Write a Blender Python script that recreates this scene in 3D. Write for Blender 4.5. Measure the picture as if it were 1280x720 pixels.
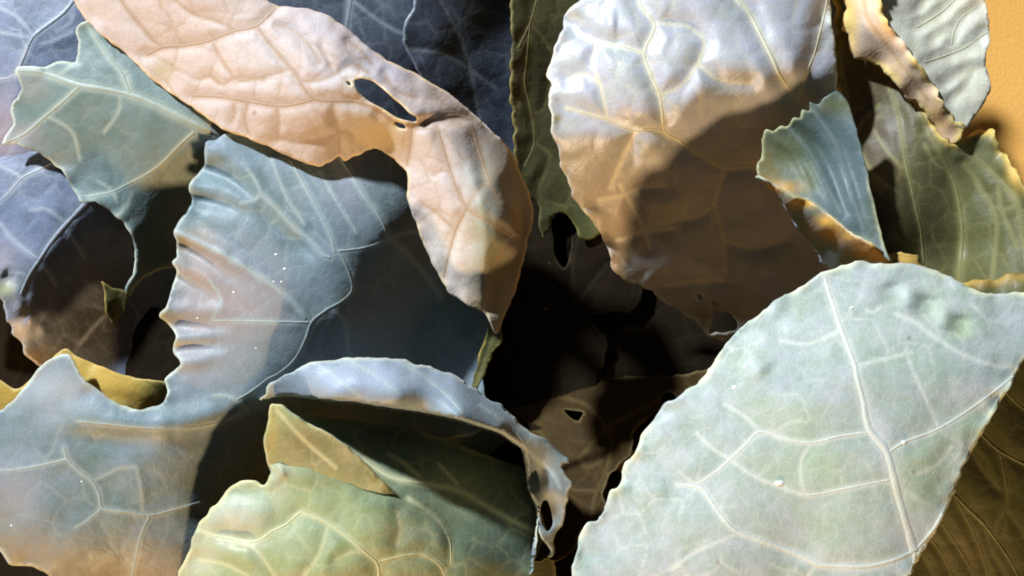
import bpy, math, random
import numpy as np
from mathutils import Vector, Matrix
from mathutils.geometry import delaunay_2d_cdt

for o in list(bpy.data.objects):
    bpy.data.objects.remove(o)
scene = bpy.context.scene
col = scene.collection

# ------------------------------------------------------------------ camera
U = 0.00045            # metres per leaf unit
H = 0.80               # camera height above the table
W0 = 0.60              # width seen at table level
cam_d = bpy.data.cameras.new("camera")
cam = bpy.data.objects.new("camera", cam_d)
col.objects.link(cam)
cam.location = (0, 0, H)
cam_d.sensor_width = 36
cam_d.lens = 36 * H / W0
cam_d.clip_start = 0.02
cam_d.clip_end = 50
scene.camera = cam

# ------------------------------------------------------------------ light
world = bpy.data.worlds.new("World")
scene.world = world
world.use_nodes = True
bg = world.node_tree.nodes["Background"]
bg.inputs[0].default_value = (0.66, 0.70, 0.72, 1)
bg.inputs[1].default_value = 0.07


def lamp(name, az, el, dist, size, power, color):
    d = bpy.data.lights.new(name, 'AREA')
    d.shape = 'DISK'
    d.size = size
    d.energy = power
    d.color = color
    o = bpy.data.objects.new(name, d)
    col.objects.link(o)
    a, e = math.radians(az), math.radians(el)
    v = Vector((math.cos(e) * math.cos(a), math.cos(e) * math.sin(a), math.sin(e)))
    c = Vector((0, 0, 0.1))
    o.location = c + v * dist
    o.rotation_euler = v.to_track_quat('Z', 'Y').to_euler()
    return o


lamp("cool_lamp", 132, 34.5, 2.6, 0.15, 166, (0.84, 0.90, 1.0))
lamp("warm_lamp", -100, 17, 2.4, 0.12, 66, (1.0, 0.66, 0.34))

scene.view_settings.view_transform = 'Standard'
scene.view_settings.look = 'None'
scene.view_settings.exposure = 0.0
scene.view_settings.gamma = 1.0
scene.render.engine = 'CYCLES'
scene.cycles.max_bounces = 6
scene.cycles.use_denoising = True
scene.cycles.filter_width = 1.9

# ------------------------------------------------------------------ noise
_rs = np.random.RandomState(7)
_LAT = _rs.rand(256, 256)


def vnoise(x, y, seed=0):
    x = x + seed * 17.31
    y = y + seed * 9.77
    xi = np.floor(x).astype(int)
    yi = np.floor(y).astype(int)
    fx = x - xi
    fy = y - yi
    fx = fx * fx * fx * (fx * (fx * 6 - 15) + 10)
    fy = fy * fy * fy * (fy * (fy * 6 - 15) + 10)
    a = _LAT[xi % 256, yi % 256]
    b = _LAT[(xi + 1) % 256, yi % 256]
    c = _LAT[xi % 256, (yi + 1) % 256]
    d = _LAT[(xi + 1) % 256, (yi + 1) % 256]
    return (a * (1 - fx) + b * fx) * (1 - fy) + (c * (1 - fx) + d * fx) * fy - 0.5


def fbm(x, y, seed=0, octs=3):
    s = 0
    amp = 1.0
    for k in range(octs):
        s = s + amp * vnoise(x * 2 ** k, y * 2 ** k, seed + k * 5)
        amp *= 0.5
    return s


# ------------------------------------------------------------------ 2D helpers
def catmull(pts, step, closed=False, sharp=0.0):
    """Rounded curve through the points; corners sharper than `sharp` stay corners."""
    P = np.array(pts, float)
    n = len(P)
    out = []
    segs = n if closed else n - 1
    for i in range(segs):
        p1 = P[i]
        p2 = P[(i + 1) % n]
        p0 = P[(i - 1) % n] if (closed or i > 0) else p1 * 2 - p2
        p3 = P[(i + 2) % n] if (closed or i < n - 2) else p2 * 2 - p1
        d = np.linalg.norm(p2 - p1)
        t1 = (p2 - p0) * 0.5
        t2 = (p3 - p1) * 0.5
        # keep the tangents no longer than the segment itself
        for t in (t1, t2):
            l = np.linalg.norm(t)
            if l > d:
                t *= d / l
        k = max(1, int(round(d / step)))
        for j in range(k):
            u = j / k
            h00 = 2 * u ** 3 - 3 * u ** 2 + 1
            h10 = u ** 3 - 2 * u ** 2 + u
            h01 = -2 * u ** 3 + 3 * u ** 2
            h11 = u ** 3 - u ** 2
            out.append(h00 * p1 + h10 * t1 + h01 * p2 + h11 * t2)
    if not closed:
        out.append(P[-1])
    return np.array(out)


def inside(q, poly):
    x, y = q[:, 0], q[:, 1]
    r = np.zeros(len(q), bool)
    n = len(poly)
    j = n - 1
    for i in range(n):
        xi, yi = poly[i]
        xj, yj = poly[j]
        if yi != yj:
            m = ((yi > y) != (yj > y)) & (x < (xj - xi) * (y - yi) / (yj - yi) + xi)
            r ^= m
        j = i
    return r


def pdist(q, line, closed=False, want_t=False):
    """distance (and signed side, arc parameter) from points to a polyline"""
    L = np.asarray(line, float)
    if closed:
        L = np.vstack([L, L[:1]])
    best = np.full(len(q), 1e18)
    side = np.zeros(len(q))
    tt = np.zeros(len(q))
    seg = np.linalg.norm(L[1:] - L[:-1], axis=1)
    cum = np.concatenate([[0], np.cumsum(seg)])
    tot = max(cum[-1], 1e-6)
    for i in range(len(L) - 1):
        a = L[i]
        d = L[i + 1] - a
        l2 = d @ d
        if l2 < 1e-9:
            continue
        v = q - a
        u = np.clip((v @ d) / l2, 0, 1)
        w = v - u[:, None] * d
        d2 = (w * w).sum(1)
        m = d2 < best
        best[m] = d2[m]
        side[m] = np.sign(d[0] * v[m, 1] - d[1] * v[m, 0])
        tt[m] = (cum[i] + u[m] * seg[i]) / tot
    dist = np.sqrt(best)
    return (dist, side, tt) if want_t else dist


class RBF:
    def __init__(self, ctrl, lam=8.0):
        C = np.array(ctrl, float)
        self.p = C[:, :2] / 100
        z = C[:, 2]
        n = len(C)
        A = np.zeros((n + 3, n + 3))
        A[:n, :n] = self.k(self.p, self.p) + np.eye(n) * lam * 1e-3
        A[:n, n] = 1
        A[:n, n + 1:] = self.p
        A[n, :n] = 1
        A[n + 1:, :n] = self.p.T
        b = np.concatenate([z, [0, 0, 0]])
        self.w = np.linalg.lstsq(A, b, rcond=None)[0]
        self.n = n

    @staticmethod
    def k(a, b):
        d2 = ((a[:, None, :] - b[None, :, :]) ** 2).sum(2)
        return 0.5 * d2 * np.log(d2 + 1e-9)

    def __call__(self, q):
        q = q / 100
        return self.k(q, self.p) @ self.w[:self.n] + self.w[self.n] + q @ self.w[self.n + 1:]


def smooth01(x):
    x = np.clip(x, 0, 1)
    return x * x * (3 - 2 * x)


def world_pts(q, z):
    zw = z * U
    s = W0 / 1280 * (H - zw) / H
    return np.stack([(q[:, 0] - 640) * s, (360 - q[:, 1]) * s, zw], 1)


# ------------------------------------------------------------------ materials
def leaf_material(name, base, mottle, vein, rim, rough=0.5, trans=0.10, bloom=(0.55, 0.62, 0.66), bloom_amt=0.3,
                  spec=0.4, vein_amt=0.8, fine=1.0, sheen=0.12):
    m = bpy.data.materials.new(name)
    m.use_nodes = True
    nt = m.node_tree
    N = nt.nodes
    L = nt.links
    N.clear()

    def node(t, **kw):
        n = N.new(t)
        for k, v in kw.items():
            setattr(n, k, v)
        return n

    def mix(fac, a, b, mode='MIX'):
        n = node('ShaderNodeMix', data_type='RGBA', blend_type=mode)
        for s, v in ((n.inputs[0], fac), (n.inputs[6], a), (n.inputs[7], b)):
            if hasattr(v, 'is_linked'):
                L.new(v, s)
            elif isinstance(v, (int, float)):
                s.default_value = v
            else:
                s.default_value = (*v, 1)
        return n.outputs[2]

    def math_(op, a, b=None, clamp=False):
        n = node('ShaderNodeMath', operation=op, use_clamp=clamp)
        for s, v in ((n.inputs[0], a), (n.inputs[1], b)):
            if v is None:
                continue
            if hasattr(v, 'is_linked'):
                L.new(v, s)
            else:
                s.default_value = v
        return n.outputs[0]

    def ramp(fac, p0, p1):
        n = node('ShaderNodeMapRange')
        L.new(fac, n.inputs[0])
        n.inputs[1].default_value = p0
        n.inputs[2].default_value = p1
        return n.outputs[0]

    co = node('ShaderNodeUVMap').outputs[0]

    def noise(scale, detail=3, rough_=0.55):
        n = node('ShaderNodeTexNoise')
        L.new(co, n.inputs['Vector'])
        n.inputs['Scale'].default_value = scale
        n.inputs['Detail'].default_value = detail
        n.inputs['Roughness'].default_value = rough_
        return n.outputs[0]

    at = node('ShaderNodeAttribute', attribute_name='leaf')
    sep = node('ShaderNodeSeparateColor')
    L.new(at.outputs['Color'], sep.inputs[0])
    a_vein, a_rim, a_tert = sep.outputs[0], sep.outputs[1], sep.outputs[2]
    tint = node('ShaderNodeAttribute', attribute_name='tint')

    big = ramp(noise(11, 3), 0.36, 0.66)
    mid = ramp(noise(45, 4), 0.35, 0.68)
    c = mix(math_('MULTIPLY', big, 0.8), base, mottle)
    # wax bloom, rubbed off in patches
    bl = math_('MULTIPLY', ramp(noise(24, 6, 0.68), 0.36, 0.65), bloom_amt)
    c = mix(bl, c, bloom)
    c = mix(math_('MULTIPLY', mid, 0.18), c, tuple(v * 0.62 for v in base))
    # local tints: own discolouration, plus light and shade put into the colour
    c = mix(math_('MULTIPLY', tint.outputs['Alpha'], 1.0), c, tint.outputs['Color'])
    # finest vein net
    vo = node('ShaderNodeTexVoronoi', feature='DISTANCE_TO_EDGE')
    wob = node('ShaderNodeVectorMath', operation='MULTIPLY_ADD')
    nz = node('ShaderNodeTexNoise')
    L.new(co, nz.inputs['Vector'])
    nz.inputs['Scale'].default_value = 60
    L.new(nz.outputs['Color'], wob.inputs[0])
    wob.inputs[1].default_value = (0.012, 0.012, 0.012)
    L.new(co, wob.inputs[2])
    L.new(wob.outputs[0], vo.inputs['Vector'])
    vo.inputs['Scale'].default_value = 62
    net = ramp(vo.outputs['Distance'], 0.10, 0.0)
    c = mix(math_('MULTIPLY', net, 0.10 * fine), c, vein)
    c = mix(math_('MULTIPLY', a_tert, 0.34 * fine), c, vein)
    c = mix(math_('MULTIPLY', a_vein, vein_amt), c, vein)
    c = mix(a_rim, c, rim)
    # fine speckle of the skin and a few small scars
    sp = ramp(noise(380, 3, 0.75), 0.25, 0.75)
    c = mix(0.32, c, mix(sp, (0.35, 0.35, 0.35), (1.0, 1.0, 1.0)), 'MULTIPLY')
    v2 = node('ShaderNodeTexVoronoi', feature='F1')
    L.new(co, v2.inputs['Vector'])
    v2.inputs['Scale'].default_value = 21
    scar = ramp(v2.outputs['Distance'], 0.075, 0.045)
    sepv = node('ShaderNodeSeparateColor')
    L.new(v2.outputs['Color'], sepv.inputs[0])
    scar = math_('MULTIPLY', scar, ramp(sepv.outputs[0], 0.72, 0.76), True)
    c = mix(math_('MULTIPLY', scar, 0.45), c, (0.20, 0.14, 0.08))

    # relief
    hgt = math_('ADD', math_('MULTIPLY', noise(150, 4, 0.6), 0.6), math_('MULTIPLY', net, -0.22))
    hgt = math_('ADD', hgt, math_('MULTIPLY', noise(38, 3), 0.9))
    bump = node('ShaderNodeBump')
    bump.inputs['Strength'].default_value = 0.15
    bump.inputs['Distance'].default_value = 0.0016
    L.new(hgt, bump.inputs['Height'])

    p = node('ShaderNodeBsdfPrincipled')
    L.new(c, p.inputs['Base Color'])
    rn = ramp(noise(28, 3), 0.3, 0.7)
    L.new(math_('ADD', math_('MULTIPLY', rn, 0.16), rough - 0.06), p.inputs['Roughness'])
    p.inputs['Specular IOR Level'].default_value = spec
    p.inputs['Sheen Weight'].default_value = sheen
    p.inputs['Sheen Roughness'].default_value = 0.45
    p.inputs['Sheen Tint'].default_value = (0.75, 0.85, 1.0, 1)
    L.new(bump.outputs[0], p.inputs['Normal'])
    tr = node('ShaderNodeBsdfTranslucent')
    L.new(mix(0.6, c, (0.75, 0.62, 0.16), 'MULTIPLY'), tr.inputs[0])
    L.new(bump.outputs[0], tr.inputs['Normal'])
    ms = node('ShaderNodeMixShader')
    ms.inputs[0].default_value = trans
    L.new(p.outputs[0], ms.inputs[1])
    L.new(tr.outputs[0], ms.inputs[2])
    out = node('ShaderNodeOutputMaterial')
    L.new(ms.outputs[0], out.inputs[0])
    return m


# ------------------------------------------------------------------ leaf builder
def new_mesh_object(name, co, faces, uv, leaf, tint, mat, parent, thick):
    me = bpy.data.meshes.new(name)
    me.from_pydata([tuple(v) for v in co], [], faces)
    me.update()
    n = len(me.vertices)
    a = me.color_attributes.new('leaf', 'FLOAT_COLOR', 'POINT')
    a.data.foreach_set('color', np.ascontiguousarray(leaf, np.float32).ravel())
    a = me.color_attributes.new('tint', 'FLOAT_COLOR', 'POINT')
    a.data.foreach_set('color', np.ascontiguousarray(tint, np.float32).ravel())
    ul = me.uv_layers.new(name='UVMap')
    li = np.zeros(len(me.loops), np.int32)
    me.loops.foreach_get('vertex_index', li)
    ul.data.foreach_set('uv', np.ascontiguousarray(uv[li], np.float32).ravel())
    me.polygons.foreach_set('use_smooth', np.ones(len(me.polygons), bool))
    me.materials.append(mat)
    o = bpy.data.objects.new(name, me)
    col.objects.link(o)
    o.parent = parent
    if thick:
        md = o.modifiers.new('thickness', 'SOLIDIFY')
        md.thickness = thick
        md.offset = -1
    return o


def thing(name, label, cat, loc, group=None):
    o = bpy.data.objects.new(name, None)
    o.empty_display_size = 0.02
    col.objects.link(o)
    o['label'] = label
    o['category'] = cat
    if group:
        o['group'] = group
    return o


GROUP = "cabbage leaves in the heap"
SEED = [0]


class Leaf:
    """One leaf: an Empty with a blade and the veins that stand out from it."""

    def __init__(self, label, mat, group=GROUP):
        self.root = thing("cabbage_leaf", label, "cabbage leaf", None, group)
        self.mat = mat

    def patch(self, outline, ctrl, holes=(), veins=(), minor=(), bul=3.0, bscale=11.0, tert=34, tert_amp=1.0,
              ridges=(), fans=(), steps=(), tints=(), serr=1.3, ruffle=2.0, rim=2.6, rim_amt=0.85, grid=3.3, name="blade",
              ridge_sign=1.0, vein_h=1.0, undul=2.5, mat=None, thick=0.0006, lam=8.0, curl=0.0, label=None):
        SEED[0] += 1
        sd = SEED[0]
        rs = np.random.RandomState(sd * 13 + 1)
        mat = mat or self.mat
        O = catmull(outline, grid, closed=True)
        # toothed, slightly irregular margin
        nx = np.roll(O, -1, 0) - np.roll(O, 1, 0)
        nx = np.stack([nx[:, 1], -nx[:, 0]], 1)
        nx /= np.linalg.norm(nx, axis=1)[:, None] + 1e-9
        s = np.arange(len(O)) * grid
        tooth = np.abs(((s / 23.0 + 2.0 * vnoise(s / 60.0, s * 0, sd)) % 1.0) - 0.5) * 2
        O = O + nx * (serr * (1.6 * vnoise(s / 9.0, s * 0 + 3, sd) + 0.9 * (tooth ** 3) - 0.2))[:, None]
        HL = [catmull(h, 2.2, closed=True) for h in holes]
        rbf = RBF(ctrl, lam)

        V = [(w0, w1, catmull(p, 4.0)) for (w0, w1, p) in veins]
        M = [catmull(p, 5.0) for p in minor]
        xmin, ymin = O.min(0)
        xmax, ymax = O.max(0)
        # seeds of the small vein cells
        S = None
        if tert:
            area_n = int((xmax - xmin) * (ymax - ymin) / tert ** 2) + 4
            gx = int((xmax - xmin) / tert) + 3
            gy = int((ymax - ymin) / tert) + 3
            S = np.array([(xmin - tert + tert * (i + 0.5 * (j % 2) + rs.uniform(-.42, .42)),
                           ymin - tert + tert * (j + rs.uniform(-.42, .42))) for i in range(gx + 1) for j in range(gy + 1)])

        def eval_(q, with_veins=True):
            """height and vein masks at leaf coordinates"""
            z = rbf(q)
            for (line, w, a) in ridges:
                L_ = catmull(line, 8)
                d, sg, t = pdist(q, L_, want_t=True)
                z = z + a * np.exp(-(d / w) ** 2) * smooth01(np.minimum(t, 1 - t) * 3)
            for (line, w, a) in fans:          # ripples that run in from the margin and die out
                L_ = catmull(line, 6)
                d, sg, t = pdist(q, L_, want_t=True)
                z = z + a * np.exp(-(d / (w * (1 + 0.5 * t))) ** 2) * smooth01(1 - t) * (1 + 0.5 * vnoise(q[:, 0] / 18, q[:, 1] / 18, sd + 41))
            for (line, w, a) in steps:
                d, sg, t = pdist(q, catmull(line, 8), want_t=True)
                z = z + a * smooth01((d * sg) / w)
            z = z + 0.6 * undul * fbm(q[:, 0] / 70, q[:, 1] / 70, sd, 2) + 0.14 * undul * fbm(q[:, 0] / 20, q[:, 1] / 20, sd + 3, 2)
            dv = np.full(len(q), 1e9)
            vm = np.zeros(len(q))
            for (w0, w1, L_) in V:
                d, sg, t = pdist(q, L_, want_t=True)
                w = w0 * (1 - t) + w1 * t
                dv = np.minimum(dv, np.maximum(d - w * 0.4, 0))
                vm = np.maximum(vm, np.clip(1.1 - d / (w * 1.0 + 1.8), 0, 1) ** 1.3)
            for L_ in M:
                d = pdist(q, L_)
                dv = np.minimum(dv, d)
                vm = np.maximum(vm, 0.9 * np.clip(1.25 - d / 2.8, 0, 1))
            tm = np.zeros(len(q))
            dt = None
            if S is not None:
                qq = q + np.stack([7 * fbm(q[:, 0] / 30, q[:, 1] / 30, sd + 11), 7 * fbm(q[:, 0] / 30, q[:, 1] / 30, sd + 17)], 1)
                D = np.sqrt(((qq[:, None, :] - S[None]) ** 2).sum(2))
                D.partition(1, axis=1)
                dt = (D[:, 1] - D[:, 0]) * 0.5
                tm = np.clip(1.25 - dt / 1.7, 0, 1) * smooth01(0.5 + 1.6 * vnoise(q[:, 0] / 40, q[:, 1] / 40, sd + 2))
                z = z + 0.45 * tert_amp * (1 - np.exp(-(dt / 6) ** 2)) * ridge_sign
            if V or M:
                z = z + 0.6 * bul * (1 - np.exp(-(dv / bscale) ** 2)) * ridge_sign
            dm = pdist(q, O[::2], closed=True)
            for h in HL:
                dm = np.minimum(dm, pdist(q, h, closed=True) + 0.8)
            z = z + ruffle * (vnoise(q[:, 0] / 16, q[:, 1] / 16, sd + 8) * 2) * np.exp(-dm / 13)
            z = z - curl * np.exp(-(dm / 6) ** 2)
            rm = rim_amt * np.clip(1.25 - dm / rim, 0, 1) * smooth01(0.62 + 1.5 * vnoise(q[:, 0] / 28, q[:, 1] / 28, sd + 31))
            return z, vm, rm, tm

        # points inside
        xs = np.arange(xmin, xmax, grid)
        ys = np.arange(ymin, ymax, grid * 0.87)
        X, Y = np.meshgrid(xs, ys)
        X = X + (np.arange(len(ys)) % 2)[:, None] * grid * 0.5
        q = np.stack([X.ravel(), Y.ravel()], 1)
        q = q + rs.uniform(-.12, .12, q.shape) * grid
        q = q[inside(q, O)]
        q = q[pdist(q, O, closed=True) > grid * 0.55]
        for h in HL:
            q = q[~inside(q, h)]
            q = q[pdist(q, h, closed=True) > grid * 0.5]
        pts = [O]
        edges = [(i, (i + 1) % len(O)) for i in range(len(O))]
        k = len(O)
        for h in HL:
            pts.append(h)
            edges += [(k + i, k + (i + 1) % len(h)) for i in range(len(h))]
            k += len(h)
        pts.append(q)
        P = np.vstack(pts)
        r = delaunay_2d_cdt([Vector(p) for p in P.tolist()], edges, [], 0, 1e-4)
        VV = np.array([tuple(v) for v in r[0]])
        T = np.array([f for f in r[2] if len(f) == 3])
        cen = VV[T].mean(1)
        keep = inside(cen, O)
        for h in HL:
            keep &= ~inside(cen, h)
        T = T[keep]
        used = np.unique(T)
        remap = -np.ones(len(VV), int)
        remap[used] = np.arange(len(used))
        VV = VV[used]
        T = remap[T]
        a, b, c = VV[T[:, 0]], VV[T[:, 1]], VV[T[:, 2]]
        cr = (b[:, 0] - a[:, 0]) * (c[:, 1] - a[:, 1]) - (b[:, 1] - a[:, 1]) * (c[:, 0] - a[:, 0])
        flip = cr > 0            # picture y runs down, so this faces away
        T[flip] = T[flip][:, ::-1]
        z, vm, rm, tm = eval_(VV)
        co = world_pts(VV, z)
        leaf = np.stack([vm, rm, tm, np.ones(len(vm))], 1)

        def tint_at(q):
            t = np.zeros((len(q), 4))
            for (cx, cy, rx, ry, rgb, st) in tints:
                nn = 1 + 0.5 * fbm(q[:, 0] / 30, q[:, 1] / 30, sd + 21)
                w = st * np.exp(-((((q[:, 0] - cx) / rx) ** 2 + ((q[:, 1] - cy) / ry) ** 2) * nn) ** 1.0)
                al = t[:, 3]
                na = al + w * (1 - al)
                for ch in range(3):
                    t[:, ch] = np.where(na > 1e-5, (t[:, ch] * al * (1 - w) + rgb[ch] * w) / np.maximum(na * 1.0 - 0 * w, 1e-5)
                                        if False else (t[:, ch] * (al - al * w) + rgb[ch] * w) / np.maximum(al - al * w + w, 1e-5), 0)
                t[:, 3] = na
            return t

        uv0 = np.array([sd * 3.17 % 7, sd * 1.73 % 5])
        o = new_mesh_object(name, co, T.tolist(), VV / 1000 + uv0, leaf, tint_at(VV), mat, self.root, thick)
        if label:
            o['label'] = label
        # standing veins, each its own piece laid on the blade
        for i, (w0, w1, L_) in enumerate(V):
            if w0 < 3.0:
                continue
            d = np.gradient(L_, axis=0)
            d /= np.linalg.norm(d, axis=1)[:, None] + 1e-9
            nn = np.stack([-d[:, 1], d[:, 0]], 1)
            t = np.linspace(0, 1, len(L_))
            w = (w0 * (1 - t) + w1 * t) * (1 + 0.3 * vnoise(t * 14, t * 0, sd + i))
            prof = np.array([-1, -.55, 0, .55, 1])
            Q = (L_[:, None, :] + nn[:, None, :] * (prof[None, :, None] * w[:, None, None] * 0.55)).reshape(-1, 2)
            ok = inside(Q, O)
            dmq = pdist(Q, O, closed=True)
            for h in HL:
                ok &= ~inside(Q, h)
            zq = eval_(Q)[0].reshape(len(L_), 5)
            lift = (1 - prof ** 2)[None, :] * (w * 0.11 * vein_h)[:, None] - np.abs(prof)[None, :] ** 3 * 1.1 + 0.15
            zq = (zq + lift).ravel()
            vmq = np.tile(np.array([0.35, 0.85, 1, 0.85, 0.35]), len(L_))
            fcs = []
            for a_ in range(len(L_) - 1):
                for b_ in range(4):
                    f = [a_ * 5 + b_, a_ * 5 + b_ + 1, (a_ + 1) * 5 + b_ + 1, (a_ + 1) * 5 + b_]
                    if ok[f].all() and (dmq[f] > 0.8).all():
                        fcs.append(f)
            if len(fcs) < 3:
                continue
            us = sorted({v for f in fcs for v in f})
            rp = {v: k_ for k_, v in enumerate(us)}
            fcs = [[rp[v] for v in f] for f in fcs]
            Q, zq, vmq = Q[us], zq[us], vmq[us]
            f = fcs[0]
            p = Q[f]
            if (p[1, 0] - p[0, 0]) * (p[2, 1] - p[0, 1]) - (p[1, 1] - p[0, 1]) * (p[2, 0] - p[0, 0]) > 0:
                fcs = [g[::-1] for g in fcs]
            lf = np.stack([vmq, 0 * vmq, 0 * vmq, 0 * vmq + 1], 1)
            new_mesh_object("midrib" if (w0 >= 6.5) else "side_vein", world_pts(Q, zq), fcs, Q / 1000 + uv0, lf, tint_at(Q), mat,
                            self.root, 0)
        self.eval = eval_
        return o

    def speck(self, x, y, r):
        """a dry white fleck lying on the blade"""
        n = 8
        rs = random.Random(int(x * 7 + y))
        Q = [(x, y)]
        for ring in (0.55, 1.0):
            for k in range(n):
                a = 2 * math.pi * k / n
                rr = r * ring * rs.uniform(0.75, 1.2)
                Q.append((x + rr * 1.25 * math.cos(a), y + rr * 0.8 * math.sin(a)))
        Q = np.array(Q)
        z = self.eval(Q)[0] + np.array([r * .5] + [r * .4] * n + [-0.1] * n)
        F = [[0, 1 + (k + 1) % n, 1 + k] for k in range(n)]
        F += [[1 + k, 1 + (k + 1) % n, 1 + n + (k + 1) % n, 1 + n + k] for k in range(n)]
        F = [f[::-1] for f in F]
        me = bpy.data.meshes.new("wax_fleck")
        me.from_pydata([tuple(v) for v in world_pts(Q, z)], [], F)
        for p in me.polygons:
            p.use_smooth = True
        me.materials.append(FLECK)
        o = bpy.data.objects.new("wax_fleck", me)
        col.objects.link(o)
        o.parent = self.root


FLECK = bpy.data.materials.new("white_wax_fleck")
FLECK.use_nodes = True
_p = FLECK.node_tree.nodes["Principled BSDF"]
_p.inputs['Base Color'].default_value = (0.86, 0.88, 0.88, 1)
_p.inputs['Roughness'].default_value = 0.55
_n = FLECK.node_tree.nodes.new('ShaderNodeTexNoise')
_n.inputs['Scale'].default_value = 900
_b = FLECK.node_tree.nodes.new('ShaderNodeBump')
_b.inputs['Strength'].default_value = 0.4
_b.inputs['Distance'].default_value = 0.0004
FLECK.node_tree.links.new(_n.outputs[0], _b.inputs['Height'])
FLECK.node_tree.links.new(_b.outputs[0], _p.inputs['Normal'])

# ------------------------------------------------------------------ table the heap lies on
tm_ = bpy.data.materials.new("orange_cloth")
tm_.use_nodes = True
nt = tm_.node_tree
pb = nt.nodes["Principled BSDF"]
tc = nt.nodes.new('ShaderNodeTexCoord')
n1 = nt.nodes.new('ShaderNodeTexNoise')
n1.inputs['Scale'].default_value = 14
n1.inputs['Detail'].default_value = 6
nt.links.new(tc.outputs['Object'], n1.inputs['Vector'])
cr_ = nt.nodes.new('ShaderNodeValToRGB')
cr_.color_ramp.elements[0].position = 0.3
cr_.color_ramp.elements[0].color = (0.74, 0.37, 0.07, 1)
cr_.color_ramp.elements[1].position = 0.7
cr_.color_ramp.elements[1].color = (0.82, 0.44, 0.10, 1)
nt.links.new(n1.outputs[0], cr_.inputs[0])
nt.links.new(cr_.outputs[0], pb.inputs['Base Color'])
n2 = nt.nodes.new('ShaderNodeTexNoise')
n2.inputs['Scale'].default_value = 420
nt.links.new(tc.outputs['Object'], n2.inputs['Vector'])
bp = nt.nodes.new('ShaderNodeBump')
bp.inputs['Strength'].default_value = 0.25
bp.inputs['Distance'].default_value = 0.001
nt.links.new(n2.outputs[0], bp.inputs['Height'])
nt.links.new(bp.outputs[0], pb.inputs['Normal'])
pb.inputs['Roughness'].default_value = 0.75
N_ = 60
gv = [((i / N_ - .5) * 3, (j / N_ - .5) * 3, 0.0) for i in range(N_ + 1) for j in range(N_ + 1)]
gf = [(i * (N_ + 1) + j, (i + 1) * (N_ + 1) + j, (i + 1) * (N_ + 1) + j + 1, i * (N_ + 1) + j + 1) for i in range(N_) for j in range(N_)]
gm = bpy.data.meshes.new("table_top")
gm.from_pydata(gv, [], gf)
gm.materials.append(tm_)
go = bpy.data.objects.new("table_top", gm)
col.objects.link(go)
go['kind'] = 'structure'
go['label'] = "plain orange table top under the leaves"

# ------------------------------------------------------------------ leaf materials
M = {}
M['pale'] = leaf_material("pale_waxy_leaf", (0.33, 0.42, 0.30), (0.40, 0.46, 0.43), (0.689, 0.706, 0.603), (0.80, 0.80, 0.52),
                          rough=0.55, bloom=(0.546, 0.569, 0.585), bloom_amt=0.8, trans=0.06, fine=1.5)
M['silver'] = leaf_material("silver_waxy_leaf", (0.36, 0.40, 0.36), (0.42, 0.44, 0.44), (0.66, 0.62, 0.42), (0.74, 0.70, 0.50),
                            rough=0.42, bloom=(0.50, 0.49, 0.62), bloom_amt=0.65, spec=0.5, vein_amt=0.85, trans=0.02)
M['pink'] = leaf_material("faded_leaf_underside", (0.56, 0.445, 0.36), (0.53, 0.45, 0.40), (0.36, 0.23, 0.12), (0.85, 0.66, 0.34),
                          rough=0.6, bloom=(0.62, 0.57, 0.56), bloom_amt=0.4, vein_amt=0.75, fine=1.5, trans=0.08)
M['peach'] = leaf_material("warm_lit_peach_margin", (0.84, 0.60, 0.38), (0.84, 0.64, 0.46), (0.56, 0.36, 0.16), (0.82, 0.62, 0.20),
                           rough=0.55, bloom=(0.70, 0.58, 0.46), bloom_amt=0.3, trans=0.12)  # warm light on the turned-over edge is put into the peach colour
M['rolled'] = leaf_material("rolled_leaf_face", (0.075, 0.125, 0.11), (0.10, 0.15, 0.15), (0.22, 0.27, 0.25), (0.50, 0.50, 0.24),
                            rough=0.5, bloom=(0.17, 0.22, 0.25), bloom_amt=0.45)
M['blue'] = leaf_material("blue_green_leaf", (0.145, 0.225, 0.22), (0.20, 0.265, 0.31), (0.40, 0.48, 0.46), (0.62, 0.66, 0.50),
                          rough=0.5, bloom=(0.30, 0.37, 0.44), bloom_amt=0.55)
M['green'] = leaf_material("grey_green_leaf", (0.125, 0.195, 0.168), (0.155, 0.23, 0.22), (0.414, 0.474, 0.396), (0.66, 0.68, 0.55),
                           rough=0.5, bloom=(0.26, 0.33, 0.35), bloom_amt=0.4, fine=0.45)
M['slate'] = leaf_material("slate_blue_leaf", (0.12, 0.16, 0.21), (0.18, 0.22, 0.32), (0.42, 0.47, 0.52), (0.60, 0.62, 0.56),
                           rough=0.45, bloom=(0.27, 0.32, 0.46), bloom_amt=0.6)
M['lime'] = leaf_material("yellow_green_leaf", (0.33, 0.40, 0.16), (0.40, 0.46, 0.24), (0.66, 0.66, 0.38), (0.72, 0.66, 0.34),
                          rough=0.5, bloom=(0.46, 0.52, 0.40), bloom_amt=0.45)
M['teal'] = leaf_material("dark_teal_leaf", (0.12, 0.21, 0.17), (0.14, 0.24, 0.20), (0.30, 0.38, 0.30), (0.6, 0.6, 0.45),
                          rough=0.5, bloom=(0.22, 0.30, 0.30), bloom_amt=0.4)
M['olive'] = leaf_material("olive_leaf", (0.095, 0.100, 0.028), (0.115, 0.110, 0.034), (0.27, 0.25, 0.10), (0.62, 0.45, 0.11),
                           rough=0.5, bloom=(0.12, 0.125, 0.06), bloom_amt=0.3, vein_amt=0.7, sheen=0.03, spec=0.3)
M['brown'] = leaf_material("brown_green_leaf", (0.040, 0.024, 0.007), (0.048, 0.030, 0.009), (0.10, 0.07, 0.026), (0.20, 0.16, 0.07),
                           rough=0.6, bloom=(0.035, 0.024, 0.010), bloom_amt=0.25, sheen=0.0, spec=0.05)
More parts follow.
